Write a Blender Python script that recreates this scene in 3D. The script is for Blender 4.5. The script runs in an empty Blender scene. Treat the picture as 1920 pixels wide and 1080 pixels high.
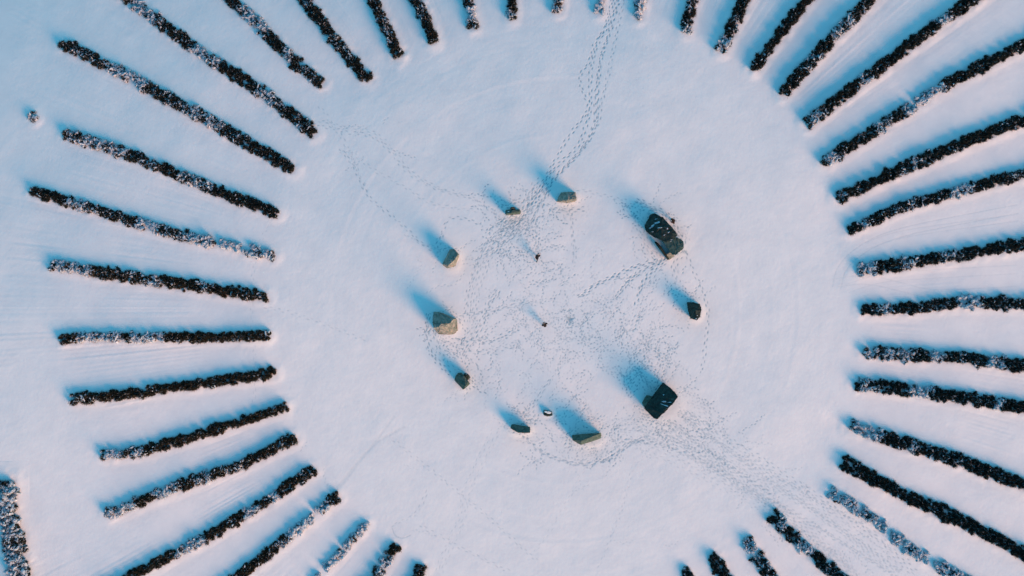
import bpy, bmesh, math, random
import numpy as np
from mathutils import Vector
from mathutils.bvhtree import BVHTree

S = bpy.context.scene
COL = S.collection
R = math.radians
rng = np.random.default_rng(7)
random.seed(7)

# ------------------------------------------------------------------ camera
HALF_W = 96.0                       # metres seen from the centre to the side edge
CAM_H = 130.0
cam_d = bpy.data.cameras.new("camera")
cam = bpy.data.objects.new("camera", cam_d)
COL.objects.link(cam)
cam.location = (0, 0, CAM_H)
cam.rotation_euler = (0, 0, 0)
cam_d.sensor_width = 36
cam_d.lens = 18 * CAM_H / HALF_W
cam_d.clip_end = 9000
cam_d.clip_start = 0.5
S.camera = cam

# ------------------------------------------------------------------ light
SUN_EL = R(17.5)
SHADOW = Vector((-0.73, 0.683, 0)).normalized()      # way the shadows fall
az = math.atan2(-SHADOW.x, -SHADOW.y)                # sun bearing, clockwise from +Y
world = bpy.data.worlds.new("World")
S.world = world
world.use_nodes = True
nt = world.node_tree
bg = nt.nodes["Background"]
sky = nt.nodes.new("ShaderNodeTexSky")
sky.sky_type = 'NISHITA'
sky.sun_disc = False
sky.sun_elevation = SUN_EL
sky.sun_rotation = az
sky.ozone_density = 3.0
sky.dust_density = 0.6
tint = nt.nodes.new("ShaderNodeMix")
tint.data_type = 'RGBA'
tint.blend_type = 'MULTIPLY'
tint.inputs[0].default_value = 1.0
nt.links.new(sky.outputs[0], tint.inputs[6])
tint.inputs[7].default_value = (0.36, 1.0, 0.93, 1)
nt.links.new(tint.outputs[2], bg.inputs[0])
bg.inputs[1].default_value = 0.15
sun_d = bpy.data.lights.new("sun", 'SUN')
sun = bpy.data.objects.new("sun", sun_d)
COL.objects.link(sun)
sun_d.energy = 3.75
sun_d.angle = R(25)
sun_d.color = (1.0, 0.415, 0.195)
dirv = Vector((SHADOW.x * math.cos(SUN_EL), SHADOW.y * math.cos(SUN_EL), -math.sin(SUN_EL)))
sun.rotation_euler = dirv.to_track_quat('-Z', 'Y').to_euler()
S.view_settings.view_transform = 'Standard'
S.view_settings.look = 'None'
S.view_settings.exposure = 0.73
S.view_settings.gamma = 1.0

# ------------------------------------------------------------------ helpers
def P(px, py, z=0.0):
    """point of the place seen at photo pixel (1920 x 1080) at height z"""
    k = (CAM_H - z) / CAM_H * HALF_W / 960.0
    return ((px - 960.0) * k, -(py - 540.0) * k, z)

def macro(x, y):
    """invented slope: the field falls away northward so it takes less sun there"""
    s = np.clip(y * 0.94 - x * 0.33 + 5.0, 0.0, 110.0)
    return -0.0011 * s * s

def G(px, py):
    z = 0.0
    for _ in range(6):
        x, y, _z = P(px, py, z)
        z = float(macro(np.array(x), np.array(y)))
    return (x, y, z)

def tag(o, label=None, cat=None, group=None, kind=None):
    if label: o["label"] = label
    if cat: o["category"] = cat
    if group: o["group"] = group
    if kind: o["kind"] = kind
    return o

def empty(name, loc):
    o = bpy.data.objects.new(name, None)
    o.empty_display_size = 0.3
    COL.objects.link(o)
    o.location = loc
    return o

def link_mesh(name, me, mat, parent=None):
    o = bpy.data.objects.new(name, me)
    me.materials.append(mat)
    COL.objects.link(o)
    if parent: o.parent = parent
    return o

def np_mesh(name, verts, faces, smooth=False):
    """faces: (n,k) int array"""
    me = bpy.data.meshes.new(name)
    n, k = faces.shape
    me.vertices.add(len(verts)); me.vertices.foreach_set("co", np.asarray(verts, np.float32).ravel())
    me.loops.add(n * k); me.loops.foreach_set("vertex_index", faces.astype(np.int32).ravel())
    me.polygons.add(n)
    me.polygons.foreach_set("loop_start", np.arange(0, n * k, k, dtype=np.int32))
    me.polygons.foreach_set("loop_total", np.full(n, k, np.int32))
    me.polygons.foreach_set("use_smooth", np.full(n, smooth))
    me.update(calc_edges=True)
    return me

def material(name, c1, c2, scale=2.0, rough=0.9, bump=0.0, bscale=8.0, c3=None, contrast=(0.35, 0.65), spec=0.2):
    m = bpy.data.materials.new(name)
    m.use_nodes = True
    t = m.node_tree
    b = t.nodes["Principled BSDF"]
    b.inputs["Roughness"].default_value = rough
    b.inputs["Specular IOR Level"].default_value = spec
    tc = t.nodes.new("ShaderNodeTexCoord")
    n = t.nodes.new("ShaderNodeTexNoise")
    n.inputs["Scale"].default_value = scale
    n.inputs["Detail"].default_value = 6
    n.inputs["Roughness"].default_value = 0.65
    t.links.new(tc.outputs["Object"], n.inputs["Vector"])
    r = t.nodes.new("ShaderNodeValToRGB")
    r.color_ramp.elements[0].position = contrast[0]
    r.color_ramp.elements[0].color = (*c1, 1)
    r.color_ramp.elements[1].position = contrast[1]
    r.color_ramp.elements[1].color = (*c2, 1)
    if c3:
        e = r.color_ramp.elements.new(min(0.99, contrast[1] + 0.07)); e.color = (*c3, 1)
    t.links.new(n.outputs[0], r.inputs[0])
    t.links.new(r.outputs[0], b.inputs["Base Color"])
    if bump:
        n2 = t.nodes.new("ShaderNodeTexNoise")
        n2.inputs["Scale"].default_value = bscale
        n2.inputs["Detail"].default_value = 5
        t.links.new(tc.outputs["Object"], n2.inputs["Vector"])
        bp = t.nodes.new("ShaderNodeBump")
        bp.inputs["Strength"].default_value = 1.0
        bp.inputs["Distance"].default_value = bump
        t.links.new(n2.outputs[0], bp.inputs["Height"])
        t.links.new(bp.outputs[0], b.inputs["Normal"])
    return m

M_SNOW = material("snow", (0.80, 0.81, 0.83), (0.86, 0.86, 0.87), 0.25, 0.75, 0.008, 3.2)
# the same snow, with the shade inside pressed prints painted in as blue-grey
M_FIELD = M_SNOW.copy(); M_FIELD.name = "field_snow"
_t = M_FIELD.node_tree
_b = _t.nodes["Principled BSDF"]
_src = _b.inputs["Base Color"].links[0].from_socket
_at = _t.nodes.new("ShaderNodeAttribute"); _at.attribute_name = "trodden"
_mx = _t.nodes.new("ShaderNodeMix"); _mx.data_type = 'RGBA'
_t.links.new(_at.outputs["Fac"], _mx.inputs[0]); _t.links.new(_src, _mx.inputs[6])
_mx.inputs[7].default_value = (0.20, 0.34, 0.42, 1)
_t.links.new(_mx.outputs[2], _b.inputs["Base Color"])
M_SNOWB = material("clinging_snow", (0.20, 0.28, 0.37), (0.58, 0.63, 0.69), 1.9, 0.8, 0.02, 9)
M_TWIG = material("bare_twigs", (0.006, 0.010, 0.010), (0.020, 0.022, 0.018), 1.2, 0.95, c3=(0.055, 0.048, 0.032))
M_TWIG_B = material("brown_twigs", (0.009, 0.011, 0.009), (0.030, 0.026, 0.017), 0.9, 0.95, c3=(0.075, 0.060, 0.035))
M_STONE = material("pale_granite", (0.08, 0.12, 0.11), (0.30, 0.285, 0.26), 1.1, 0.85, 0.09, 4.5, c3=(0.55, 0.50, 0.45), spec=0.3)
M_STONE_G = material("mossy_granite", (0.025, 0.060, 0.055), (0.085, 0.125, 0.11), 1.8, 0.85, 0.06, 4.5, c3=(0.17, 0.18, 0.15), spec=0.3)
M_STONE_D = material("dark_wet_granite", (0.004, 0.011, 0.011), (0.022, 0.044, 0.041), 1.6, 0.7, 0.15, 3.0, c3=(0.08, 0.11, 0.10), spec=0.3)
M_COAT = material("black_coat", (0.008, 0.008, 0.010), (0.018, 0.017, 0.020), 9, 0.85)
M_COAT_B = material("brown_coat", (0.022, 0.010, 0.006), (0.040, 0.020, 0.012), 9, 0.85)
M_TROUSER = material("dark_trousers", (0.010, 0.011, 0.015), (0.022, 0.024, 0.032), 9, 0.9)
M_SKIN = material("skin", (0.40, 0.24, 0.17), (0.48, 0.30, 0.22), 9, 0.6)
M_HAT = material("dark_knit", (0.012, 0.012, 0.014), (0.03, 0.03, 0.035), 20, 0.95)
M_GREYWOOL = material("grey_wool", (0.10, 0.10, 0.11), (0.18, 0.18, 0.19), 20, 0.95)
M_BOOT = material("boot_leather", (0.010, 0.008, 0.006), (0.02, 0.016, 0.012), 12, 0.6)

# ------------------------------------------------------------------ hedges (photo pixels, inner end first)
# pts, width m, height m, snow 0-1, fill 0-1, material, label
H_ = "hedge"
HEDGES = [
 ([(747,106),(727,60),(702,6)], 2.6,1.3,.22,1.0,'d',"dark hedge at top edge, ending right of the frosted short rows, leftmost steep row"),
 ([(813,78),(800,42),(782,6)], 2.7,1.4,.25,1.0,'d',"dark stubby hedge at top left, second steep row, narrow snow speckles"),
 ([(888,52),(878,6)], 2.4,1.2,.50,.9,'d',"frosted short hedge at top edge, third steep row from the left"),
 ([(958,34),(960,4)], 2.3,1.2,.40,.95,'d',"short hedge tip at top edge left of the picture's middle"),
 ([(1045,21),(1048,-5)], 2.2,1.0,.50,.9,'d',"smallest dark hedge tip at top edge, near the middle"),
 ([(1124,23),(1126,-5)], 2.1,.8,.85,.7,'d',"pale snowed-over hedge tip at top edge beside the trodden trail"),
 ([(1196,33),(1201,-5)], 2.4,1.0,.60,.9,'d',"frosted hedge tip at top edge just right of the trodden trail"),
 ([(1284,60),(1290,30),(1300,-2)], 2.4,1.2,.55,.85,'d',"snow speckled short hedge at top, second right of the trail"),
 ([(1352,93),(1372,50),(1397,-2)], 2.7,1.3,.30,.95,'d',"dark hedge at top right with frosted inner tip, third right of the trail"),
 ([(1412,128),(1455,72),(1510,2)], 2.5,1.35,.08,1.0,'d',"solid black narrow hedge at top right, fourth right of the trail"),
 ([(1468,175),(1540,92),(1627,2)], 2.6,1.4,.25,1.0,'d',"long grey-speckled hedge at top right, fifth right of the trail"),
 ([(1512,232),(1600,165),(1700,88),(1815,5)], 2.7,1.4,.12,1.0,'d',"long black hedge with sunlit snow bank running into top right corner"),
 ([(1545,305),(1640,245),(1760,165),(1907,90)], 2.7,1.25,.42,.9,'d',"hedge with a snowy gap midway, below the top right corner"),
 ([(1572,370),(1700,313),(1800,270),(1907,230)], 2.8,1.35,.10,1.0,'d',"solid black hedge on the right, above the ragged thinner row"),
 ([(1593,432),(1700,385),(1790,360),(1907,330)], 2.3,1.15,.38,.92,'d',"ragged thin hedge on the right above the curved tyre tracks"),
 ([(1610,506),(1720,490),(1800,477),(1907,459)], 3.0,1.15,.36,.95,'d',"bushy frosted hedge on the right just below the curved tyre tracks"),
 ([(1617,581),(1700,578),(1800,566),(1907,568)], 2.7,1.05,.30,.95,'d',"nearly level hedge on the right with a white gap near its outer end"),
 ([(1622,658),(1700,665),(1800,672),(1907,685)], 2.7,1.2,.42,.9,'d',"snow-topped hedge on the right sloping slightly down to the edge"),
 ([(1607,720),(1700,730),(1800,745),(1907,762)], 2.7,1.2,.32,.95,'d',"hedge on the right with thin ragged inner end, below the snow-topped row"),
 ([(1597,800),(1700,832),(1800,865),(1907,904)], 3.0,1.2,.26,.97,'d',"thick hedge at lower right with pale frosted inner end"),
 ([(1580,866),(1700,930),(1800,975),(1907,1030)], 3.0,1.2,.05,1.0,'d',"thickest solid black hedge at lower right above the sparse snowy row"),
 ([(1558,922),(1640,975),(1700,1025),(1790,1078)], 2.7,.9,.75,.58,'d',"sparse snow-buried hedge at lower right beside the trampled way out"),
 ([(1448,966),(1490,1010),(1570,1078)], 2.8,1.1,.38,.92,'d',"mottled hedge at bottom right on the left side of the trampled way out"),
 ([(1400,1013),(1420,1045),(1448,1082)], 2.6,1.0,.40,.85,'d',"short hedge at bottom edge with pale icy tip"),
 ([(1334,1042),(1350,1066),(1372,1100)], 2.8,1.0,.15,1.0,'d',"short black hedge stub at bottom edge right of the open snow"),
 ([(1284,1070),(1300,1100)], 2.2,.8,.6,.8,'d',"barely visible hedge tip at the bottom edge right of centre"),
 ([(793,1062),(778,1090)], 2.6,1.1,.10,1.0,'b',"black hedge stub at the bottom edge left of centre"),
 ([(741,1025),(722,1052),(700,1085)], 2.6,1.1,.62,.85,'b',"short frosty hedge at bottom edge beside the black stub"),
 ([(687,983),(652,1022),(600,1078)], 1.7,.8,.80,.62,'b',"almost vanished snowy hedge at bottom left with one dark tuft"),
 ([(633,930),(560,990),(510,1032),(450,1078)], 2.3,1.0,.45,.85,'b',"half-buried hedge at bottom left with a dark tip and dark lower clump"),
 ([(587,880),(500,940),(400,1000),(257,1074)], 2.3,1.0,.36,.92,'b',"clumpy broken hedge at lower left running out of the bottom edge"),
 ([(550,822),(450,872),(350,905),(205,963)], 2.5,1.1,.30,.97,'b',"long dark hedge at lower left with frosted outer half, third below the level row"),
 ([(536,763),(450,790),(350,822),(260,848),(197,853)], 2.2,1.1,.14,.97,'b',"slim dark brown hedge at left with a few loose outer tufts"),
 ([(513,699),(400,716),(250,738),(138,748)], 2.3,1.1,.10,1.0,'b',"solid dark hedge at left, just below the level row"),
 ([(502,629),(400,632),(300,632),(160,632),(117,637)], 2.1,1.0,.30,.9,'b',"level hedge at far left with a separate round outer tuft"),
 ([(498,556),(400,542),(250,520),(100,496)], 2.5,1.0,.26,.97,'b',"brown-tinged hedge at left, just above the level row"),
 ([(512,480),(420,458),(330,440),(240,412),(150,385),(62,358)], 2.3,.9,.45,.88,'d',"patchy hedge at left fading to snow towards its inner end"),
 ([(518,400),(400,355),(270,300),(125,250)], 2.5,.9,.25,.95,'d',"hedge at upper left with solid black inner end and thin outer end"),
 ([(66,222),(60,215)], 2.2,.6,.8,.8,'d',"small pale snowed-over bush alone near the left edge"),
 ([(548,316),(400,232),(267,157),(118,82)], 2.9,.95,.35,.97,'d',"longest hedge at upper left, thick and frosted in patches"),
 ([(588,248),(500,180),(367,92),(250,4)], 2.9,.95,.35,.97,'d',"long frosted hedge at upper left reaching the top edge"),
 ([(602,156),(560,125),(493,55),(437,2)], 2.6,1.0,.38,.92,'d',"mid-length mottled hedge at upper left reaching the top edge"),
 ([(690,148),(640,92),(600,38),(573,2)], 2.7,1.1,.20,1.0,'d',"dark hedge at upper left next to the steep rows, slanting"),
 ([(14,905),(12,950),(25,1000),(42,1090)], 5.0,2.0,.75,.95,'t',"broad snow-laden thicket in the bottom left corner"),
]

def extend(pts):
    """rows that leave the picture go on for some metres"""
    (x0, y0), (x1, y1) = pts[-2], pts[-1]
    if x1 > 1895 or y1 < 10 or y1 > 1065:
        d = math.hypot(x1 - x0, y1 - y0); k = 130.0 / d
        return pts + [(x1 + (x1 - x0) * k, y1 + (y1 - y0) * k)]
    return pts

def resample(w, step):
    seg = np.hypot(*(np.diff(w[:, :2], axis=0).T)); cum = np.concatenate([[0], np.cumsum(seg)])
    n = max(2, int(cum[-1] / step) + 1)
    t = np.linspace(0, cum[-1], n)
    return np.stack([np.interp(t, cum, w[:, i]) for i in range(2)], 1)

hedge_lines = []
for pts, w, h, sn, fl, mt, lab in HEDGES:
    wl = np.array([G(a, b)[:2] for a, b in extend(pts)])
    hedge_lines.append(resample(wl, 0.6))

# ------------------------------------------------------------------ snow field
def axis(a, b, step):
    core = np.arange(a, b + step / 2, step)
    out, s, v = [], step, b
    while v < 3500:
        s = min(s * 1.22, 250); v += s; out.append(v)
    lo, s, v = [], step, a
    while v > -3500:
        s = min(s * 1.22, 250); v -= s; lo.append(v)
    return np.concatenate([lo[::-1], core, out])

STEP = 0.12
XA, XB, YA, YB = -98.5, 98.5, -56.5, 56.5
xs = axis(XA, XB, STEP); ys = axis(YA, YB, STEP)
NX, NY = len(xs), len(ys)
X, Y = np.meshgrid(xs, ys)
Z = macro(X, Y).astype(np.float64)
ix0 = int(np.argmin(abs(xs - XA))); iy0 = int(np.argmin(abs(ys - YA)))

def vnoise(sx, sy, ang=0.0, seed=0):
    """smooth random field with cell sizes sx, sy metres, turned by ang"""
    r = np.random.default_rng(seed)
    c, s = math.cos(ang), math.sin(ang)
    U = (X * c + Y * s) / sx; V = (-X * s + Y * c) / sy
    T = r.standard_normal((256, 256))
    fu = np.floor(U); fv = np.floor(V); a = U - fu; b = V - fv
    a = a * a * (3 - 2 * a); b = b * b * (3 - 2 * b)
    i = fu.astype(np.int64) & 255; j = fv.astype(np.int64) & 255
    i1 = (i + 1) & 255; j1 = (j + 1) & 255
    return (T[i, j] * (1 - a) + T[i1, j] * a) * (1 - b) + (T[i, j1] * (1 - a) + T[i1, j1] * a) * b

near = ((abs(X) < 99) & (abs(Y) < 57)).astype(float)
Z += 0.06 * vnoise(12, 10, 0.4, 1) + 0.016 * vnoise(4.5, 3.5, 0.9, 2)
Z += near * (0.004 * vnoise(1.6, 1.2, 0.2, 3) + 0.0028 * vnoise(0.55, 0.45, 1.1, 4) + 0.0022 * vnoise(0.26, 0.26, 0.5, 5)
          + 0.006 * vnoise(5.0, 0.7, -0.75, 6) * np.clip(vnoise(16, 12, 0.3, 8) + .2, 0, 1))
# mowing rings under the snow round the circle, drifting lines between the rows
cx, cy, _ = P(1057, 578)
RR = np.hypot(X - cx, Y - cy); TT = np.arctan2(Y - cy, X - cx)
ringT = np.random.default_rng(9).standard_normal(4000)
def ring(scale, amp, lo, hi):
    f = RR / scale; i = np.clip(f.astype(int), 0, 3998); a = f - i
    m = np.clip((RR - lo) / 4, 0, 1) * np.clip((hi - RR) / 4, 0, 1)
    return amp * m * (ringT[i] * (1 - a) + ringT[i + 1] * a)
Z += ring(0.7, 0.005, 27, 57) * (0.4 + 0.6 * np.clip(vnoise(14, 14, 0, 12), 0, 1))
TT2 = (TT + math.pi) * 220
i = TT2.astype(int); a = TT2 - i
rad = np.clip((RR - 58) / 4, 0, 1) * (RR < 125)
radn = ringT[i % 4000] * (1 - a) + ringT[(i + 1) % 4000] * a
Z += rad * 0.006 * radn * np.clip(0.4 + vnoise(9, 9, 0, 13), 0, 1.4)

# banks that the rows stand on
def sub(x0, x1, y0, y1):
    a = int(np.searchsorted(xs, x0)); b = int(np.searchsorted(xs, x1))
    c = int(np.searchsorted(ys, y0)); d = int(np.searchsorted(ys, y1))
    return slice(c, d), slice(a, b)
bank = np.zeros_like(Z)
for (pts, w, h, sn, fl, mt, lab), L in zip(HEDGES, hedge_lines):
    D = w * 0.5 + 0.5
    amp = 0.11 if h < 1.3 else 0.16
    for k in range(0, len(L), 8):
        seg = L[k:k + 9]
        s = sub(seg[:, 0].min() - 4, seg[:, 0].max() + 4, seg[:, 1].min() - 4, seg[:, 1].max() + 4)
        if s[0].start >= s[0].stop or s[1].start >= s[1].stop: continue
        xx = X[s]; yy = Y[s]; best = np.full(xx.shape, 1e9)
        for p, q in zip(seg[:-1], seg[1:]):
            d = q - p; t = np.clip(((xx - p[0]) * d[0] + (yy - p[1]) * d[1]) / (d @ d), 0, 1)
            best = np.minimum(best, (xx - p[0] - t * d[0]) ** 2 + (yy - p[1] - t * d[1]) ** 2)
        v = amp * np.exp(-(np.sqrt(best) / D) ** 4 * 0.7)
        bank[s] = np.maximum(bank[s], v)
bank *= 1 + 0.25 * vnoise(1.2, 1.2, 0, 21)
Z += bank

STONES_XY = [(1063,370,24,14),(961,396,19,10),(846,485,20,24),(835,606,30,26),(866,713,20,20),(975,804,24,13),
             (1026,773,13,9),(1100,822,34,16),(1239,750,42,40),(1302,583,17,21),(1245,440,46,46)]
drift = np.zeros_like(Z)
for px, py, rx, ry in STONES_XY:
    x, y, _ = G(px, py)
    s = sub(x - 9, x + 9, y - 9, y + 9)
    q = np.hypot((X[s] - x) / (rx * 0.1), (Y[s] - y) / (ry * 0.1))
    drift[s] = np.maximum(drift[s], 0.10 * np.exp(-np.maximum(0, q - 0.75) ** 2 / 0.16))
Z += drift

# --- footprints pressed into the snow
def height_at(x, y):
    i = min(max(int(np.searchsorted(xs, x)), 0), NX - 1); j = min(max(int(np.searchsorted(ys, y)), 0), NY - 1)
    return float(Z[j, i])

PRINT_SHADE = np.zeros_like(Z)  # mask of the shade painted into prints and tracks
def stamp(x, y, ang, depth=0.08, L=0.19, W=0.09):
    i = int(round((x - XA) / STEP)) + ix0; j = int(round((y - YA) / STEP)) + iy0
    if not (ix0 + 5 < i < ix0 + int((XB - XA) / STEP) - 5 and iy0 + 5 < j < iy0 + int((YB - YA) / STEP) - 5): return
    sl = (slice(j - 4, j + 5), slice(i - 4, i + 5))
    dx = X[sl] - x; dy = Y[sl] - y; c, s = math.cos(ang), math.sin(ang)
    q = ((dx * c + dy * s) / L) ** 2 + ((-dx * s + dy * c) / W) ** 2
    e = np.exp(-q ** 1.5 * 0.8)
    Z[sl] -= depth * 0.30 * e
    PRINT_SHADE[sl] = np.maximum(PRINT_SHADE[sl], min(1.0, depth * 11) * e)

def walk(pts, depth=0.08, spread=0.0, n=1, step=0.74, jit=0.07, drag=0.25):
    w = np.array([G(a, b)[:2] for a, b in pts])
    # round the corners a little
    for _ in range(2):
        q = [w[0]]
        for a, b in zip(w[:-1], w[1:]): q += [a * .75 + b * .25, a * .25 + b * .75]
        w = np.array(q + [w[-1]])
    for _ in range(n):
        off = random.gauss(0, spread); ph = random.uniform(0, 9); L = resample(w, step * random.uniform(.92, 1.08))
        d0 = depth * random.uniform(.7, 1.2)
        for k in range(len(L) - 1):
            t = L[k + 1] - L[k]; a = math.atan2(t[1], t[0])
            nx, ny = -math.sin(a), math.cos(a)
            o = off * (0.7 + 0.5 * math.sin(k * 0.05 + ph)) + (0.19 if k % 2 else -0.19) + random.gauss(0, jit)
            al = random.gauss(0, .08)
            stamp(L[k][0] + nx * o + al * math.cos(a), L[k][1] + ny * o + al * math.sin(a), a + random.gauss(0, .15), d0 * random.uniform(.6, 1.25), 0.21 + random.uniform(0, drag) * .5)

def z3(o, l): return [(o[0] + a / 3, o[1] + b / 3) for a, b in l]
O = (640, 0)
walk(z3(O, [(1520,0),(1480,170),(1420,240),(1400,350),(1330,430),(1360,530),(1400,600),(1360,660),(1290,750),(1220,870),(1170,960),(1110,1070),(1040,1170)]), .13)
walk(z3(O, [(1535,0),(1500,150),(1440,240),(1410,350),(1395,450),(1405,600),(1380,700),(1330,830),(1230,910),(1170,990),(1120,1080),(1060,1170)]), .13)
walk(z3(O, [(1560,0),(1490,230),(1460,300),(1440,450),(1430,600),(1430,700),(1370,820),(1260,940),(1200,1000),(1130,1100)]), .15, n=2, spread=.12)
walk(z3(O, [(1590,0),(1555,150),(1520,330),(1490,480),(1455,600),(1450,690),(1400,780),(1300,900),(1180,1020),(1130,1130)]), .09)
walk([(1022,345),(1003,372),(990,405),(965,428),(930,447),(908,478),(895,515),(885,560),(880,610)], .055, spread=1.1, n=4)
walk([(1018,350),(992,385),(975,420),(940,445),(905,480)], .07, spread=1.4, n=4)
walk([(1015,350),(1000,400),(985,430),(960,450)], .07, spread=.9, n=2)
walk([(948,412),(975,400),(1000,388),(1020,375)], .08, spread=.8, n=3)
walk([(940,430),(965,415),(985,410)], .09, spread=.7, n=4)
walk([(1060,378),(1062,400),(1065,440),(1067,475),(1070,500)], .055, n=2, spread=.7)
walk([(1020,378),(1050,392),(1075,388),(1100,385)], .06, n=2, spread=.5)
walk([(1085,355),(1130,365),(1180,378)], .05)
walk([(600,225),(650,238),(700,245),(720,262),(745,290),(765,320),(815,350),(850,360),(888,370),(905,385),(935,400)], .045, n=2, spread=.5)
walk([(640,280),(668,320),(690,372),(735,405),(780,445),(800,465),(822,472),(840,460)], .07)
walk([(660,285),(700,320),(760,350),(800,380),(850,390),(900,395)], .045, n=1)
walk([(600,200),(650,270),(675,330),(690,365)], .05, n=1)
walk([(822,470),(828,440),(836,415),(848,405),(880,412),(905,425)], .07)
walk([(760,440),(800,462),(830,470)], .05)
walk([(1246,487),(1200,498),(1150,518),(1108,540),(1080,562)], .14, n=2, spread=.45, jit=.03)
walk([(1240,490),(1212,500),(1185,520),(1165,540),(1150,560)], .10, n=2, spread=.4)
walk([(1246,488),(1220,508),(1205,525),(1196,550),(1190,575)], .10, n=2, spread=.5)
walk([(1250,490),(1230,510),(1212,530),(1200,550)], .08, n=1)
walk([(1278,472),(1262,495),(1268,520),(1275,535)], .08, n=2, spread=.5)
walk([(1285,470),(1298,505),(1318,545),(1326,570),(1328,600),(1323,640),(1320,670),(1313,705)], .075)
walk([(1215,395),(1240,390),(1255,405),(1268,425),(1283,455),(1285,480)], .08, n=3, spread=.6)
walk([(1200,400),(1205,430),(1218,455),(1232,478),(1245,492)], .08, n=2, spread=.6)
walk([(1195,378),(1210,390),(1235,395)], .09, n=3, spread=.6)
walk([(862,590),(900,588),(945,578),(980,570),(1020,565)], .05, n=2, spread=.4)
walk([(930,545),(910,570),(905,600),(880,640),(862,670)], .07, n=3, spread=.9)
walk([(805,590),(802,630),(815,665),(835,690),(850,700)], .09, n=3, spread=.5)
walk([(860,640),(900,648),(935,640),(965,630)], .08, n=3, spread=.8)
walk([(880,710),(890,728),(915,742)], .12, n=1)
walk([(1150,628),(1190,600),(1230,560)], .05, n=2, spread=.6)
walk([(985,815),(1005,838),(1045,858),(1085,868),(1120,866),(1150,852),(1180,830),(1215,815)], .06, n=4, spread=.8)
walk([(960,780),(990,785),(1010,760),(1020,735),(1040,710)], .05, n=2, spread=.6)
walk([(930,810),(916,840),(900,875),(890,897),(876,930),(872,968),(855,1005),(838,1040),(824,1078)], .026, n=2, spread=.6)
walk([(740,827),(800,875),(883,942),(950,1000),(1010,1055)], .028, n=1)
walk([(735,985),(780,965),(795,935),(803,915)], .03, n=1)
walk([(790,985),(840,1015),(900,1045),(960,1075)], .028, n=1)
walk([(1115,840),(1060,950),(1000,1040)], .02, n=1)
walk([(1190,860),(1165,960),(1120,1070)], .022, n=1)
walk([(500,575),(560,590),(620,612),(690,640)], .025, n=1)
walk([(1255,790),(1300,830),(1370,880),(1450,930)], .06, n=5, spread=1.6)
walk([(1290,770),(1345,808),(1400,842),(1460,880),(1510,915),(1552,945),(1640,1010),(1720,1078)], .055, n=2, spread=.3)
walk([(1270,780),(1350,840),(1430,895),(1510,945),(1600,1010),(1690,1078)], .040, n=12, spread=2.5)
walk([(1200,820),(1260,845),(1330,885),(1400,925),(1470,965),(1560,1040),(1610,1085)], .030, n=7, spread=1.7)
walk([(1150,825),(1220,828),(1290,850),(1360,890)], .06, n=3, spread=.8)
walk([(520,400),(480,460),(470,560),(480,700),(475,760)], .02, n=1)

def scatter(px, py, rx, ry, n, depth=.06, prefer=None, amount=1.3):
    k = 0; n = n * 0.40; depth *= 1.35
    while k < n:
        a = random.uniform(0, 2 * math.pi); r = math.sqrt(random.random())
        x, y, _ = G(px + rx * r * math.cos(a), py + ry * r * math.sin(a))
        h = random.uniform(0, 2 * math.pi) if prefer is None else random.gauss(prefer, .6)
        turn = random.gauss(0, .12); m = random.randint(3, 9); d = depth * random.uniform(.3, 1.3)
        for q in range(m):
            o = .12 if q % 2 else -.12
            stamp(x - math.sin(h) * o, y + math.cos(h) * o, h + random.gauss(0, .25), d * random.uniform(.6, 1.3), 0.14 + .1 * random.random())
            x += .6 * math.cos(h); y += .6 * math.sin(h); h += turn; k += 1

NWd = math.atan2(SHADOW.y, SHADOW.x)
scatter(1070, 590, 120, 70, 1150, .045)
scatter(1150, 650, 100, 75, 1100, .05)
scatter(1215, 690, 60, 60, 1000, .06)
scatter(1225, 650, 45, 50, 300, .05)
scatter(1265, 775, 75, 50, 900, .055, prefer=-.6)
scatter(1330, 830, 80, 50, 500, .045, prefer=-.6)
scatter(1030, 640, 90, 60, 800, .04)
scatter(1000, 720, 90, 45, 350, .035)
scatter(960, 445, 60, 45, 520, .06)
scatter(965, 480, 75, 40, 380, .045)
scatter(1010, 530, 70, 60, 420, .045)
scatter(945, 415, 45, 35, 300, .06)
scatter(900, 560, 60, 70, 260, .04)
scatter(880, 650, 75, 40, 420, .055)
scatter(830, 640, 35, 30, 180, .06)
scatter(835, 480, 60, 45, 190, .05)
scatter(1070, 420, 50, 50, 110, .04)
scatter(1110, 460, 90, 70, 120, .035)
scatter(1240, 440, 60, 60, 300, .055)
scatter(1215, 400, 28, 22, 200, .07)
scatter(1270, 545, 40, 40, 170, .06)
scatter(1285, 570, 22, 25, 120, .07)
scatter(1185, 560, 60, 50, 300, .055)
scatter(985, 795, 50, 35, 300, .05)
scatter(1100, 820, 80, 50, 850, .05)
scatter(1060, 850, 70, 25, 260, .04)
scatter(1175, 810, 60, 35, 400, .045)
scatter(870, 720, 40, 35, 160, .05)
scatter(1040, 765, 60, 30, 260, .045)
scatter(960, 380, 60, 30, 130, .05)
scatter(1000, 400, 50, 50, 320, .06)
scatter(1480, 935, 110, 60, 420, .035, prefer=-.65)
scatter(1600, 1010, 80, 50, 260, .03, prefer=-.65)
scatter(680, 270, 70, 60, 110, .035)
for _ in range(46):                            # trodden patch at the middle of the circle
    stamp(*G(1069 + random.gauss(0, 4.5), 597 + random.gauss(0, 5.5))[:2], random.uniform(0, 6), .07, .24)
# trodden patch at the middle of the circle
scatter(700, 900, 200, 120, 60, .018)
scatter(1100, 950, 260, 90, 50, .018)

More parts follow.
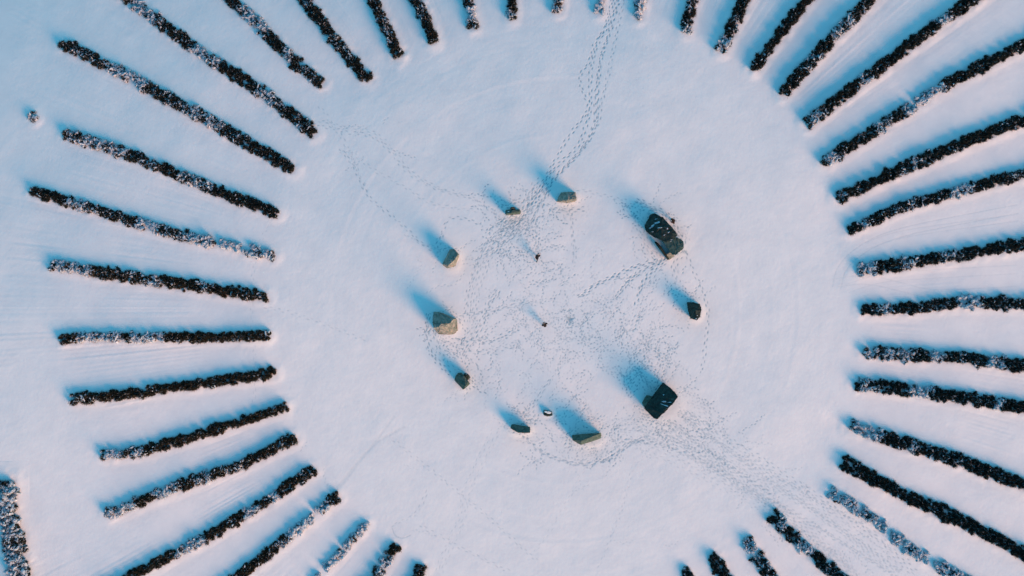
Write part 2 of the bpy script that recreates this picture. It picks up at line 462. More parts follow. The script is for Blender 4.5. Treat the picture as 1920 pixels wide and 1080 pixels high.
def groove(pts, depth, width=0.2, off=0.0):
    w = np.array([G(a, b)[:2] for a, b in pts])
    for _ in range(3):
        q = [w[0]]
        for a, b in zip(w[:-1], w[1:]): q += [a * .75 + b * .25, a * .25 + b * .75]
        w = np.array(q + [w[-1]])
    L = resample(w, 0.2)
    for k in range(len(L) - 1):
        t = L[k + 1] - L[k]; a = math.atan2(t[1], t[0])
        stamp(L[k][0] - math.sin(a) * off, L[k][1] + math.cos(a) * off, a, depth * random.uniform(.5, 1.2), .22, width * .5)
for o in (-.8, .8):
    groove([(1907,392),(1800,412),(1700,432),(1640,452),(1600,478),(1575,505),(1568,540)], .016, off=o)
    groove([(1907,408),(1780,425),(1680,440),(1620,462)], .012, off=o * .8)
    groove([(1570,530),(1620,522),(1680,535),(1740,552),(1800,550),(1907,545)], .012, off=o)
    groove([(1590,540),(1650,520),(1720,515),(1907,505)], .010, off=o)
groove([(560,1000),(640,905),(700,830),(760,800)], .014, .5)
groove([(600,960),(680,860),(740,780)], .012, .5)
groove([(735,990),(740,1005),(755,1010),(770,1003)], .03)

V = np.stack([X.ravel(), Y.ravel(), Z.ravel()], 1)
idx = np.arange(NX * NY, dtype=np.int32).reshape(NY, NX)
F = np.stack([idx[:-1, :-1].ravel(), idx[:-1, 1:].ravel(), idx[1:, 1:].ravel(), idx[1:, :-1].ravel()], 1)
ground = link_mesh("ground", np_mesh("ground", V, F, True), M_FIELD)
at = ground.data.attributes.new("trodden", 'FLOAT', 'POINT')  # carries the painted shade of the prints to the snow colour
at.data.foreach_set("value", PRINT_SHADE.astype(np.float32).ravel())
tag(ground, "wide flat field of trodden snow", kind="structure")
del V, F

# ------------------------------------------------------------------ hedge building
def lump(n, r1, r2): return r1 + (r2 - r1) * rng.random(n)

NR, NS = 4, 10
def domes(c, ax, ay, h, ang):
    """lumpy half-ellipsoids: arrays of n bushes -> verts, tris"""
    n = len(c)
    th = np.linspace(0, math.pi / 2, NR + 1)[:-1]                # from rim up
    ph = np.linspace(0, 2 * math.pi, NS, endpoint=False)
    rr = 1 + 0.30 * rng.standard_normal((n, NR, NS))
    cx = np.cos(th)[None, :, None] * np.cos(ph)[None, None, :] * rr * ax[:, None, None]
    cyv = np.cos(th)[None, :, None] * np.sin(ph)[None, None, :] * rr * ay[:, None, None]
    cz = np.sin(th)[None, :, None] * (1 + 0.12 * rng.standard_normal((n, NR, NS))) * h[:, None, None]
    ca, sa = np.cos(ang)[:, None, None], np.sin(ang)[:, None, None]
    vx = cx * ca - cyv * sa + c[:, 0, None, None]; vy = cx * sa + cyv * ca + c[:, 1, None, None]; vz = cz + c[:, 2, None, None] - .1
    ring_v = np.stack([vx, vy, vz], -1).reshape(n, NR * NS, 3)
    top = c + np.stack([np.zeros(n), np.zeros(n), h], 1)
    V = np.concatenate([ring_v, top[:, None, :]], 1)
    f = []
    for r in range(NR - 1):
        for s in range(NS):
            a = r * NS + s; b = r * NS + (s + 1) % NS
            f += [(a, b, b + NS), (a, b + NS, a + NS)]
    for s in range(NS): f.append(((NR - 1) * NS + s, (NR - 1) * NS + (s + 1) % NS, NR * NS))
    f = np.array(f)
    F = (f[None] + (np.arange(n) * (NR * NS + 1))[:, None, None]).reshape(-1, 3)
    return V.reshape(-1, 3), F

def noise1(n, cell, seed):
    r = np.random.default_rng(seed); k = r.standard_normal(int(n / cell) + 3)
    t = np.arange(n) / cell; i = t.astype(int); a = t - i; a = a * a * (3 - 2 * a)
    return k[i] * (1 - a) + k[i + 1] * a

# where snow lies thick along a row: start and end as shares of its length, how thick
PATCHES = {2: [(.25,.8,.6)], 8: [(0,.25,.6)], 9: [], 10: [(.3,.42,.35),(.55,.8,.45)], 11: [(0,.10,.55),(.33,.38,.5),(.80,.88,.7)],
 12: [(0,.07,.6),(.27,.31,.6),(.42,.62,.85)], 13: [(.4,.43,.4),(.62,.64,.4)], 14: [(.05,.1,.5),(.38,.42,.4),(.60,.72,.7)],
 15: [(0,.10,.8),(.26,.36,.45),(.5,.62,.4)], 16: [(.10,.17,.5),(.60,.76,.8)], 17: [(0,.06,.7),(.1,.3,.5),(.42,.5,.85),(.78,.9,.6)],
 18: [(0,.1,.5),(.32,.46,.65),(.85,.9,.8)], 19: [(0,.18,.7),(.33,.38,.4)], 20: [], 22: [(.05,.2,.5),(.42,.62,.65)], 23: [(0,.4,.8)],
 27: [(.2,.7,.8)], 29: [(.08,.5,.85),(.56,.6,.6)], 30: [(.2,.26,.7),(.33,.4,.6),(.62,.78,.7)], 31: [(.45,.52,.5),(.62,.75,.65),(.85,1,.7)],
 32: [(.78,.85,.6),(.9,1,.8)], 33: [], 34: [(.5,.66,.7),(.7,.92,.75)], 35: [(.5,.53,.7),(.8,1,.65)],
 36: [(0,.05,.7),(.05,.24,.95),(.24,.36,.6),(.46,.55,.75),(.75,.85,.5)], 37: [(.3,.45,.4),(.7,1,.5)],
 39: [(.3,.45,.6),(.62,.8,.6)], 40: [(.2,.3,.5),(.5,.65,.6),(.85,1,.6)], 41: [(.3,.4,.5),(.6,.9,.55)]}
MT = {'d': M_TWIG, 'b': M_TWIG_B, 't': M_TWIG}
GROUPS = "hedge rows radiating from the stone circle"
for hi, ((pts, w, h, sn, fl, mt, lab), L) in enumerate(zip(HEDGES, hedge_lines)):
    single = hi == 38
    if single: L = L[:2]
    L = resample(L, 0.55) if not single else L
    n = len(L)
    d = np.gradient(L, axis=0); ang = np.arctan2(d[:, 1], d[:, 0])
    nz = noise1(n, 5, 100 + hi); nz2 = noise1(n, 3, 300 + hi)
    sn2 = sn * (0.6 if sn < .6 else 1)
    if hi in PATCHES: sn2 = sn * .22
    snow_i = np.clip(sn2 + 0.20 * nz * min(1, sn2 * 3 + .2), 0, 1)
    Lv = len(np.array(pts)); tt = np.concatenate([[0], np.cumsum(np.hypot(*np.diff(L, axis=0).T))])
    vis = sum(math.dist(G(*a)[:2], G(*b_)[:2]) for a, b_ in zip(pts[:-1], pts[1:]))
    for t0, t1, lv in PATCHES.get(hi, ()):
        q = tt / vis
        snow_i = np.maximum(snow_i, lv * np.clip((q - t0) / .03 + .5, 0, 1) * np.clip((t1 - q) / .03 + .5, 0, 1) * (1 + .12 * nz))
    snow_i = np.clip(snow_i, 0, 1)
    keep = (nz2 * 0.5 + rng.standard_normal(n) * .25) < (fl - 0.5) * 2.6 + 0.15
    if fl >= .92: keep[:] = True
    keep[0] = True
    base = L[0]; bz = float(height_at(*base))
    root = empty("thicket" if mt == 't' else ("bush" if single else "hedge"), (base[0], base[1], bz))
    tag(root, lab, "thicket" if mt == 't' else ("bush" if single else "hedge"), None if (mt == 't' or single) else GROUPS)
    side_n = 5 if mt != 't' else 9
    cs, axs, ays, hs, an, sni = [], [], [], [], [], []
    for i in range(n):
        if not keep[i]: continue
        dens = 1 - 0.5 * snow_i[i]
        wi = 0.97 * w * (0.92 + 0.10 * nz2[i]) * random.uniform(.9, 1.08)
        for s in range(side_n):
            if snow_i[i] > .6 and random.random() < (snow_i[i] - .5) * 1.3: continue
            f_ = random.uniform(-1, 1) * (1.25 if random.random() < .12 else 1)
            o = f_ * wi * .40; sh = random.uniform(-.28, .28)
            x = L[i][0] - math.sin(ang[i]) * o + math.cos(ang[i]) * sh; y = L[i][1] + math.cos(ang[i]) * o + math.sin(ang[i]) * sh
            shrink = 1.0 if snow_i[i] < .5 else random.uniform(.55, .95)
            cs.append((x - base[0], y - base[1], height_at(x, y) - bz))
            rb = .42 * random.uniform(.5, 1.3) * shrink * (1 if mt != 't' else 1.3)
            axs.append(rb * random.uniform(.8, 1.3)); ays.append(rb * random.uniform(.8, 1.2))
            hs.append(1.15 * h * random.uniform(.55, 1.0) * (1 - .3 * f_ * f_) * (.8 if i < 2 else 1) * (0.6 + .4 * shrink)); an.append(ang[i] + random.gauss(0, .2)); sni.append(snow_i[i])
    c = np.array(cs); ax = np.array(axs); ay = np.array(ays); hh = np.array(hs); an = np.array(an); sni = np.array(sni)
    V1, F1 = domes(c, ax * .82, ay * .82, hh * .72, an)
    # twigs standing out of every bush
    def surface(k, zlo=0.0):
        """k points on random bush surfaces with normals"""
        b = rng.integers(0, len(c), k)
        u = zlo + (1 - zlo) * rng.random(k); el = np.arcsin(u); ph = rng.random(k) * 2 * math.pi
        dx = np.cos(el) * np.cos(ph); dy = np.cos(el) * np.sin(ph)
        ca, sa = np.cos(an[b]), np.sin(an[b])
        lx = dx * ax[b]; ly = dy * ay[b]
        p = np.stack([c[b, 0] + lx * ca - ly * sa, c[b, 1] + lx * sa + ly * ca, c[b, 2] + u * hh[b] * .82], 1)
        nn = np.stack([dx * ca - dy * sa, dx * sa + dy * ca, u + .25], 1)
        nn /= np.linalg.norm(nn, axis=1)[:, None]
        return p, nn, b
    k = int(len(c) * (80 if mt != 't' else 80))
    p, nn, b = surface(k)
    dirn = nn + .55 * rng.standard_normal((k, 3)); dirn /= np.linalg.norm(dirn, axis=1)[:, None]
    ln = (.18 + .42 * rng.random(k) ** 1.6) * (0.7 + .3 * h)
    sidev = np.cross(dirn, rng.standard_normal((k, 3))); sidev /= np.linalg.norm(sidev, axis=1)[:, None] + 1e-9
    wd = (.012 + .020 * rng.random(k))[:, None]
    a0 = p - dirn * .08
    tv = np.stack([a0 - sidev * wd, a0 + sidev * wd, a0 + dirn * ln[:, None] + sidev * wd * .2], 1).reshape(-1, 3)
    tf = np.arange(3 * k).reshape(-1, 3)
    frost = rng.random(k) < .05 + .30 * sni[b]
    FV = tv.reshape(k, 3, 3)[frost].reshape(-1, 3)
    tv = tv.reshape(k, 3, 3)[~frost].reshape(-1, 3); tf = np.arange(len(tv)).reshape(-1, 3)
    V = np.concatenate([V1, tv]); F = np.concatenate([F1, tf + len(V1)])
    link_mesh("branches", np_mesh("branches", V, F), MT[mt], root)
    # snow held on the bushes: small irregular caps
    k = int(len(c) * 30)
    p, nn, b = surface(k, 0.25)
    keepm = rng.random(k) < np.clip(sni[b] * 1.15, 0, .92)
    patch = np.sin(p[:, 0] * 2.3 + hi) + np.sin(p[:, 1] * 2.9 + 2 * hi) + .9 * np.sin((p[:, 0] + p[:, 1]) * 6.1)
    keepm &= (patch + rng.standard_normal(k) * .7) > (1.0 - 2.6 * sni[b])
    p, nn, b = p[keepm], nn[keepm], b[keepm]; k = len(p)
    if k:
        r = (.03 + .12 * rng.random(k) ** 2.5) * (1 + .7 * sni[b])
        el = 1 + 2.0 * rng.random(k); rot = rng.random(k) * math.pi
        ph = np.linspace(0, 2 * math.pi, 7, endpoint=False)
        rr = 1 + .3 * rng.standard_normal((k, 7))
        rx = np.cos(ph)[None] * rr * (r * el)[:, None]; ry = np.sin(ph)[None] * rr * r[:, None]
        x = rx * np.cos(rot)[:, None] - ry * np.sin(rot)[:, None]; y = rx * np.sin(rot)[:, None] + ry * np.cos(rot)[:, None]
        slope = -(nn[:, :1] * x + nn[:, 1:2] * y) / np.maximum(nn[:, 2:], .45)
        z = slope * .8 + .03
        rim = np.stack([x + p[:, :1], y + p[:, 1:2], z + p[:, 2:3]], -1)
        topv = p + nn * (.10 + .5 * r[:, None])
        VV = np.concatenate([rim, topv[:, None]], 1).reshape(-1, 3)
        f = np.array([(i, (i + 1) % 7, 7) for i in range(7)])
        FF = (f[None] + (np.arange(k) * 8)[:, None, None]).reshape(-1, 3)
        VV = np.concatenate([VV, FV]); FF = np.concatenate([FF, np.arange(len(FV)).reshape(-1, 3) + k * 8])
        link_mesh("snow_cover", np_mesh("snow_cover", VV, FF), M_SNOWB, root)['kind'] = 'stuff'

# ------------------------------------------------------------------ stones
def rock(name, pts, mat, seed, parent=None, rough=0.10, origin=None):
    """pts: photo px, py, z -> convex block with a broken surface"""
    r = random.Random(seed)
    bm = bmesh.new()
    for px, py, z in pts:
        bm.verts.new(P(px, py, z * 1.25))
    bmesh.ops.convex_hull(bm, input=bm.verts)
    bmesh.ops.delete(bm, geom=[v for v in bm.verts if not v.link_faces], context='VERTS')
    bmesh.ops.bevel(bm, geom=list(bm.edges), offset=.07, segments=1, affect='EDGES', clamp_overlap=True)
    bmesh.ops.triangulate(bm, faces=bm.faces)
    for it in range(3):
        es = [e for e in bm.edges if e.calc_length() > (0.9, .55, .35)[it]]
        bmesh.ops.subdivide_edges(bm, edges=es, cuts=1)
        bmesh.ops.triangulate(bm, faces=bm.faces)
        amp = rough * (.6, .5, .3)[it]
        for v in bm.verts:
            n = v.normal
            v.co += n * r.gauss(0, amp) * .5 + Vector((r.gauss(0, 1), r.gauss(0, 1), r.gauss(0, 1))) * amp * .12
        bm.normal_update()
    if origin is None:
        origin = P(*[sum(p[i] for p in pts) / len(pts) for i in range(2)], 0)
    for v in bm.verts: v.co -= Vector(origin)
    bmesh.ops.recalc_face_normals(bm, faces=bm.faces)
    me = bpy.data.meshes.new(name); bm.to_mesh(me)
    me['_tmp'] = 1; del me['_tmp']
    o = link_mesh(name, me, mat, parent)
    o.location = origin if parent is None else Vector(origin) - parent.location
    bvh = BVHTree.FromBMesh(bm); bm.free()
    return o, bvh, Vector(origin)

def snow_patch(o, bvh, org, px, py, rx, ry, ang, seed, th=.05, mat=None):
    """a patch of snow lying on a stone, following its surface"""
    r = random.Random(seed)
    c = P(px, py, 3.1)
    ca, sa = math.cos(ang), math.sin(ang)
    ns, nr = 14, 4
    lob = [1 + r.gauss(0, .25) for _ in range(ns)]
    vs, ok = [], True
    def hit(x, y):
        h = bvh.ray_cast(Vector((x, y, 20)) - org, Vector((0, 0, -1)))
        return h[0]
    hc = hit(c[0], c[1])
    if hc is None: return
    bm = bmesh.new()
    cv = bm.verts.new(hc + Vector((0, 0, th)))
    rings = []
    for k in range(1, nr + 1):
        t = k / nr; row = []
        for s in range(ns):
            a = 2 * math.pi * s / ns; q = t * lob[s]
            x = rx * .85 * q * math.cos(a); y = ry * .8 * q * math.sin(a)
            X_, Y_ = c[0] + x * ca - y * sa, c[1] + x * sa + y * ca
            h = hit(X_, Y_)
            if h is None: h = rings[-1][s].co.copy() if rings else hc.copy(); z = 0
            row.append(bm.verts.new(h + Vector((0, 0, th * (1 - t ** 3) if k < nr else -.02))))
        rings.append(row)
    for s in range(ns):
        bm.faces.new((cv, rings[0][s], rings[0][(s + 1) % ns]))
        for k in range(nr - 1):
            bm.faces.new((rings[k][s], rings[k + 1][s], rings[k + 1][(s + 1) % ns], rings[k][(s + 1) % ns]))
    for f in bm.faces: f.smooth = True
    me = bpy.data.meshes.new("snow_patch"); bm.to_mesh(me); bm.free()
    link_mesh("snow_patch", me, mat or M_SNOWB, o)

SG = "standing stones of the circle"
def b(l, z=-.2): return [(x, y, z) for x, y in l]

o, v, g = rock("standing_stone", b([(1043,378),(1051,362),(1064,360),(1079,361),(1081,377),(1062,381)]) +
     [(1045,376,.5),(1053,361,.9),(1065,360,2.6),(1079,360.5,2.7),(1081,373,2.8),(1064,375,2.9),(1058,375,2.4)], M_STONE, 1)
tag(o, "pale grey stone with dark sloping left end, topmost of the circle beside the trail", "standing stone", SG)

o, v, g = rock("standing_stone", b([(948,396),(948,403),(962,403),(976,401),(976,394),(962,393)]) +
     [(948,394,1.2),(948,401,1.5),(960,400,1.9),(975,397,1.6),(975,393,1.3),(960,394,1.9)], M_STONE_G, 2)
tag(o, "small narrow dark stone with pale stripe, against a black boulder", "standing stone", SG)
snow_patch(o, v, g, 953.5, 395.5, .26, .13, .2, 5)
o, v, g = rock("boulder", [(957,396,-.2),(967,394,-.2),(957,389,-.2),(965,388,-.2),(959,388,1.9),(964,389,1.8),(966,393,1.6),(957,394,1.7),(962,387.5,1.2)], M_STONE_D, 22, rough=.07)
tag(o, "pointed black boulder leaning behind the small narrow stone", "boulder")

o, v, g = rock("standing_stone", b([(830,496),(839,503),(853,500),(862,478),(851,467),(844,468)]) +
     [(829,495,.7),(837.5,501,1.0),(843,496,2.4),(853,487,2.9),(859,477,2.7),(851,467.5,2.1),(843,468,1.2),(847,471,2.3),(840,486,2.3)], M_STONE, 3)
tag(o, "upright pale stone with tan sunlit flank on the upper left of the circle", "standing stone", SG)

o, v, g = rock("standing_stone", b([(814,587),(824,586),(856,599),(859,621),(849,628),(823,627.5),(815,617),(812,605)]) +
     [(813,585,1.6),(823,585,1.9),(855,597,1.4),(857,619,.7),(849,625,.4),(824,625,.4),(814,615,2.0),(811,605,2.2),(824,612,3.3),(829,607,3.5),(843,606,3.3),(848,600,2.8)], M_STONE, 4, rough=.14)
tag(o, "largest pale boulder on the left, green above and tan sunlit below", "standing stone", SG)

o, v, g = rock("standing_stone", b([(853,713),(856,704),(865,700),(872,706),(881,720),(873,725),(868,730),(862,723)]) +
     [(852.5,712.5,.9),(855,703.5,1.0),(860,699,1.2),(865,698.5,1.5),(870,705,2.2),(877,713.5,2.2),(881,719.5,2.0),(873.5,723,2.3),(868.5,730.5,1.3),(863,724,1.0),(862,704,2.0)], M_STONE_G, 5)
tag(o, "green-grey angular stone at lower left beside a black boulder", "standing stone", SG)
o, v, g = rock("boulder", [(871,704,-.2),(873,700,-.2),(882,707,-.2),(877,713,-.2),(870,700.5,1.2),(873,698.5,1.3),(878,702,1.5),(882,707,1.2),(878,712,1.3),(872,706,1.4)], M_STONE_D, 55, rough=.07)
tag(o, "round black boulder touching the green-grey stone at lower left", "boulder")
snow_patch(o, v, g, 873.5, 702.5, .16, .13, 0, 6)

o, v, g = rock("standing_stone", b([(958,803),(961,796),(993,802),(993,811),(972,811)]) +
     [(957,802,1.0),(960,795,.9),(994,800.5,1.1),(994,811.5,2.0),(971,811,2.2)], M_STONE_G, 6, rough=.07)
tag(o, "smooth green slab stone with clipped lower left corner, bottom of the circle", "standing stone", SG)

o, v, g = rock("boulder", [(1017,773,-.2),(1021,768,-.2),(1035,771,-.2),(1037,779,-.2),(1028,782,-.2),(1018,779,-.2),(1020,769,.45),(1034,772,.55),(1035,778,.5),(1022,779,.45)], M_STONE_D, 7, rough=.05)
tag(o, "low snow-capped boulder between the green slab and the wedge stone", "boulder")
snow_patch(o, v, g, 1027, 776, .98, .52, -.1, 8, .16, M_SNOW)

o, v, g = rock("standing_stone", b([(1074,816),(1126,812),(1126.5,822),(1090,833),(1075,825)]) +
     [(1072.3,815.6,1.1),(1073.5,825,1.3),(1089,834.3,1.4),(1089.5,827,2.9),(1123,813.5,2.7),(1127,811.3,2.3),(1127.3,819.5,1.9)], M_STONE_G, 9, rough=.06)
tag(o, "long wedge stone with dark top and grey sunlit side, bottom of the circle", "standing stone", SG)

# the black block with its snow-dusted notch
o, v, g = rock("standing_stone", b([(1231,742),(1243,720),(1260,732),(1270,743),(1262,754),(1243,772),(1231,783),(1209,764)]) +
     [(1231,740,2.2),(1243,717,1.9),(1261,731,2.4),(1271.5,743,3.2),(1264,754.5,3.3),(1243,774.5,3.4),(1231.4,786.5,3.0),(1225,783.5,2.8),(1208,765,2.3),(1220,752,2.4)], M_STONE_D, 10, rough=.13)
tag(o, "big square black stone streaked with snow on the lower right", "standing stone", SG)
for q, (x, y, a_, b_, t_) in enumerate([(1244,752,.5,.14,.0),(1253,753,.55,.08,.05),(1247,759,.6,.12,-.25),(1240,757,.35,.1,-.4),(1244,740,.2,.12,.2),(1265,748,.5,.07,.8)]):
    snow_patch(o, v, g, x, y, a_, b_, t_, 40 + q, .04)
o, v, g = rock("boulder", [(1204,755,-.2),(1212,740,-.2),(1225,744,-.2),(1222,756,-.2),(1209,766,-.2),(1205,754,1.1),(1213,742,.8),(1223,747,1.4),(1220,754,1.6),(1208,763,1.6)], M_STONE_G, 11, rough=.1)
tag(o, "mossy low block wedged against the left corner of the black stone", "boulder")
o, v, g = rock("boulder", [(1224,741,-.2),(1229,737,-.2),(1232,742,-.2),(1225,747,-.2),(1225,742,.8),(1228,738,.7),(1231,742,.9),(1226,746,.9)], M_STONE, 12, rough=.06)
tag(o, "small grey rock in the snowy notch of the black stone", "boulder")

o, v, g = rock("standing_stone", b([(1289,567),(1302,568),(1312,571),(1314,581),(1311,593),(1305,599),(1295,595),(1291,580)]) +
     [(1288.3,566.7,.8),(1301.7,567.5,1.2),(1312.5,570.5,1.9),(1315,580,2.2),(1312.5,593.5,2.3),(1305.8,600.5,2.0),(1294,596.5,1.5),(1290,580,1.2),(1304,582,2.5)], M_STONE_D, 13, rough=.12)
tag(o, "oval dark green stone on the right of the circle", "standing stone", SG)
snow_patch(o, v, g, 1306.5, 598, .22, .13, .3, 9); snow_patch(o, v, g, 1308, 591.5, .12, .1, 0, 10)

# the big ruin: three blocks standing together
o, v, g = rock("standing_stone", b([(1209,423),(1220,405),(1228,401),(1241,408),(1270,441),(1250,456),(1226,444),(1214,436)]) +
     [(1208,423.5,1.2),(1219.5,403,1.2),(1227,399.5,1.5),(1241,407,2.2),(1260,426,2.7),(1271,441,2.9),(1250,454,2.6),(1224,442,1.9),(1212,434.5,1.4),(1237,428,2.6)], M_STONE_D, 14, rough=.15)
tag(o, "biggest stone, long and black-green with curved snow stripe, upper right", "standing stone", SG)
for q, (x, y, a_, b_, t_) in enumerate([(1224,424,.75,.2,.75),(1233,417,.75,.2,.35),(1251,428.5,.14,.22,0),(1237,427,.5,.1,.1),(1253,436,.3,.1,.8),(1225,434,.25,.09,0),(1245,441,.3,.08,.5),(1231,410,.3,.08,.2)]):
    snow_patch(o, v, g, x, y, a_, b_, t_, 60 + q, .05)
o, v, g = rock("standing_stone", b([(1241,452),(1264,444),(1281,453),(1280,464),(1266,476),(1259,472)]) +
     [(1241,451,2.0),(1265,443,2.6),(1282,453,2.7),(1281,465,2.6),(1273,473,2.4),(1266.5,479,2.2),(1258,473.5,1.8)], M_STONE_G, 15, rough=.16)
tag(o, "fan-shaped mossy stone joined to the lower end of the biggest stone", "standing stone", SG)
for q, (x, y, a_, b_, t_) in enumerate([(1268,443.5,.4,.17,-.4),(1259,449,.3,.12,.1),(1258,452,.25,.08,.4)]):
    snow_patch(o, v, g, x, y, a_, b_, t_, 80 + q, .05)
o, v, g = rock("stone_slab", [(1227,454,-.2),(1236,466,-.2),(1252,488,-.2),(1255,486,-.2),(1240,462,-.2),(1231,453,-.2),(1227,454,.9),(1236,466,1.1),(1252,487.5,1.0),(1254.5,486,1.0),(1239,463,1.1),(1231,454,.9)], M_STONE_D, 16, rough=.05)
tag(o, "thin dark upright slab along the lower left of the biggest stone", "stone slab")
o, v, g = rock("stone_slab", [(1248,478,-.2),(1257,471,-.2),(1265,481,-.2),(1255,488,-.2),(1249,477.5,.9),(1257,472,1.0),(1264.5,480,.5),(1255,487,.35)], M_STONE, 17, rough=.05)
tag(o, "short tan sunlit slab at the foot of the biggest stones", "stone slab")

# ------------------------------------------------------------------ people
def skin(name, verts, edges, mat, parent, sub_=2):
    me = bpy.data.meshes.new(name); bm = bmesh.new()
    lay = bm.verts.layers.skin.verify()
    vs = []
    for k, (co, r) in enumerate(verts):
        vv = bm.verts.new(co); rr = r if isinstance(r, tuple) else (r, r)
        vv[lay].radius = rr; vv[lay].use_root = (k == 0); vs.append(vv)
    for a, b_ in edges: bm.edges.new((vs[a], vs[b_]))
    bm.to_mesh(me); bm.free()
    o = bpy.data.objects.new(name, me); COL.objects.link(o)
    o.modifiers.new("skin", 'SKIN'); s = o.modifiers.new("sub", 'SUBSURF'); s.levels = sub_; s.render_levels = sub_
    dg = bpy.context.evaluated_depsgraph_get(); dg.update()
    m2 = bpy.data.meshes.new_from_object(o.evaluated_get(dg)); m2.name = name
    o.modifiers.clear(); o.data = m2; bpy.data.meshes.remove(me)
    m2.materials.clear(); m2.materials.append(mat)
    for p_ in m2.polygons: p_.use_smooth = True
    o.parent = parent
    return o

def lerp(a, b_, t): return tuple(x + (y - x) * t for x, y in zip(a, b_))

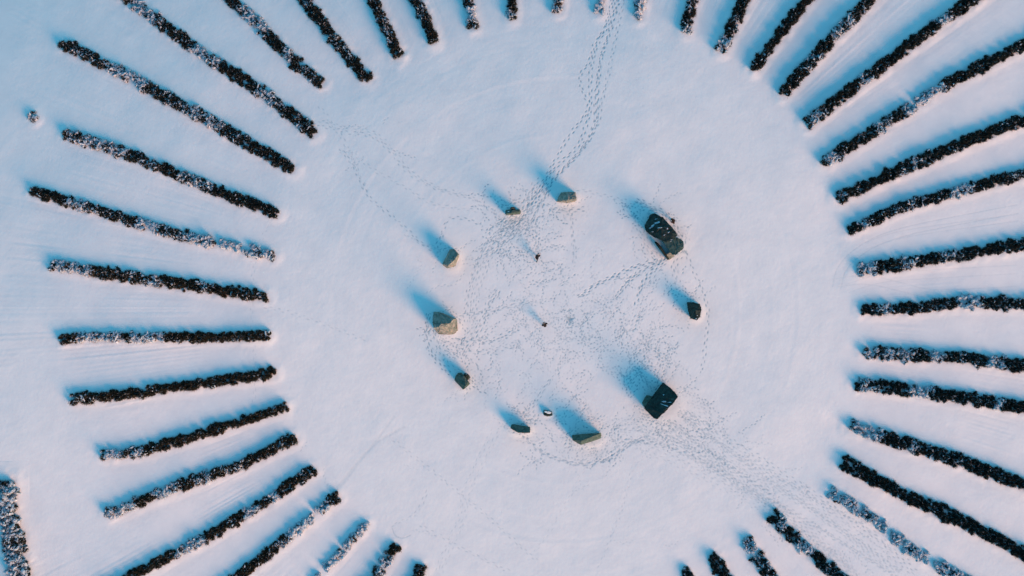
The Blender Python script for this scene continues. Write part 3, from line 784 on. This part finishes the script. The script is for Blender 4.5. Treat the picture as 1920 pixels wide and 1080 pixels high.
def person(px, py, heading, pose, coat, hat, label):
    x, y, _ = G(px, py)
    root = empty("person", (x, y, height_at(x, y) - .03))
    root.rotation_euler = (0, 0, heading); root.scale = (1.38, 1.38, 1.3)
    tag(root, label, "person")
    J = pose                      # +Y is the way the person faces
    pel, chest, neck, head = J['pelvis'], J['chest'], J['neck'], J['head']
    # one continuous body: trunk, neck, head with nose, legs, arms and hands
    V, E = [(pel, (.11, .10))], []
    def add(co, r, frm): V.append((co, r)); E.append((frm, len(V) - 1)); return len(V) - 1
    w_ = add(lerp(pel, chest, .5), (.11, .09), 0); ch = add(chest, (.13, .10), w_); nk = add(neck, (.055, .055), ch)
    hb = add(lerp(neck, head, .55), (.07, .075), nk); hd = add(head, (.085, .10), hb)
    add((head[0], head[1] + .02, head[2] + .09), (.07, .08), hd)
    ns = add((head[0], head[1] + .115, head[2] - .01), (.014, .014), hd)
    for s in (-1, 1):
        add((head[0] + s * .092, head[1], head[2]), (.016, .02), hd)
        hp, kn, an_, to = (J[k][0 if s < 0 else 1] for k in ('hip', 'knee', 'ankle', 'toe'))
        i1 = add(hp, .085, 0); i2 = add(kn, .055, i1); i3 = add(an_, .037, i2); add(to, (.035, .04), i3)
        sh, el, wr, fd = (J[k][0 if s < 0 else 1] for k in ('shoulder', 'elbow', 'wrist', 'fdir'))
        i1 = add(sh, .055, ch); i2 = add(el, .040, i1); i3 = add(wr, .027, i2)
        f = Vector(fd).normalized(); up = Vector((0, 0, 1)) if abs(f.z) < .8 else Vector((0, 1, 0))
        sd = f.cross(up).normalized(); W = Vector(wr)
        pm = add(tuple(W + f * .055), (.034, .016), i3)
        for q in range(4):
            b0 = W + f * .09 + sd * (.027 - .018 * q)
            l_ = (.075, .085, .08, .06)[q]
            j0 = add(tuple(b0), .009, pm); j1 = add(tuple(b0 + f * l_ * .5), .008, j0); add(tuple(b0 + f * l_ * .85 - up * .02), .007, j1)
        t0 = add(tuple(W + f * .03 + sd * .035), .010, pm); add(tuple(W + f * .075 + sd * .058), .008, t0)
    skin("body", V, E, M_SKIN, root, 2)
    # coat: trunk to thighs with sleeves
    hem = J['hem']
    V, E = [(pel, (.19, .15))], []
    w_ = add(lerp(pel, chest, .5), (.18, .14), 0); ch = add(chest, (.20, .15), w_); add(lerp(chest, neck, .85), (.09, .085), ch)
    add(hem, (.21, .17), 0)
    for s in (0, 1):
        i1 = add(J['shoulder'][s], .10, ch); i2 = add(J['elbow'][s], .075, i1); add(lerp(J['elbow'][s], J['wrist'][s], .93), .055, i2)
    skin("coat", V, E, coat, root, 2)
    V, E = [(pel, (.13, .12))], []
    for s in (0, 1):
        i1 = add(J['hip'][s], .105, 0); i2 = add(J['knee'][s], .078, i1); add(lerp(J['knee'][s], J['ankle'][s], .9), .06, i2)
    skin("trousers", V, E, M_TROUSER, root, 2)
    for s in (0, 1):
        V, E = [(lerp(J['ankle'][s], J['knee'][s], .18), (.06, .06))], []
        i1 = add(J['ankle'][s], (.06, .06), 0); i2 = add(lerp(J['ankle'][s], J['toe'][s], .6), (.05, .05), i1); add(J['toe'][s], (.045, .04), i2)
        skin("boot", V, E, M_BOOT, root, 1)
    V = [((head[0], head[1] - .02, head[2] + .05), (.105, .118)), ((head[0], head[1] - .015, head[2] + .12), (.085, .095)), ((head[0], head[1] - .01, head[2] + .16), (.035, .035))]
    skin("woolly_hat", V, [(0, 1), (1, 2)], hat, root, 2)
    V = [((neck[0] - .09, neck[1], neck[2] - .01), .045), ((neck[0], neck[1] - .09, neck[2] + .01), .05), ((neck[0] + .09, neck[1], neck[2] - .01), .045), ((neck[0], neck[1] + .10, neck[2] - .02), .045)]
    skin("scarf", V, [(0, 1), (1, 2), (2, 3), (3, 0)], hat, root, 1)
    return root

stride = dict(pelvis=(0, .0, .88), hem=(0, -.16, .66), chest=(0, .30, 1.20), neck=(0, .44, 1.37), head=(0, .56, 1.49),
    hip=[(-.09, 0, .86), (.09, 0, .86)], knee=[(-.10, .26, .50), (.10, -.14, .47)], ankle=[(-.10, .22, .10), (.10, -.58, .16)],
    toe=[(-.11, .40, .05), (.11, -.44, .05)], shoulder=[(-.20, .30, 1.27), (.20, .30, 1.27)],
    elbow=[(-.25, .06, 1.04), (.25, .34, 1.0)], wrist=[(-.22, -.08, .84), (.20, .55, 1.02)], fdir=[(0, -.2, -1), (0, 1, .1)])
stand = dict(pelvis=(0, -.22, .90), hem=(0, -.25, .66), chest=(0, .02, 1.22), neck=(0, .16, 1.38), head=(0, .28, 1.50),
    hip=[(-.11, -.18, .90), (.11, -.18, .90)], knee=[(-.16, -.05, .50), (.16, -.1, .50)], ankle=[(-.17, -.15, .10), (.18, -.22, .10)],
    toe=[(-.20, .04, .05), (.22, -.02, .05)], shoulder=[(-.23, .03, 1.30), (.23, .03, 1.30)],
    elbow=[(-.40, -.02, 1.08), (.40, -.02, 1.08)], wrist=[(-.18, .22, 1.05), (.20, .20, 1.05)], fdir=[(.6, .8, 0), (-.6, .8, 0)])
person(1007, 484, R(-16), stride, M_COAT, M_GREYWOOL, "person in long dark coat with grey hat, striding alone across the upper clearing")
person(1020.5, 608, R(24), stand, M_COAT, M_HAT, "person in bulky black coat standing still beside the trodden centre patch")
person(1258.5, 415.5, R(115), stand, M_COAT_B, M_HAT, "person in dark brown coat standing close to the biggest stone")
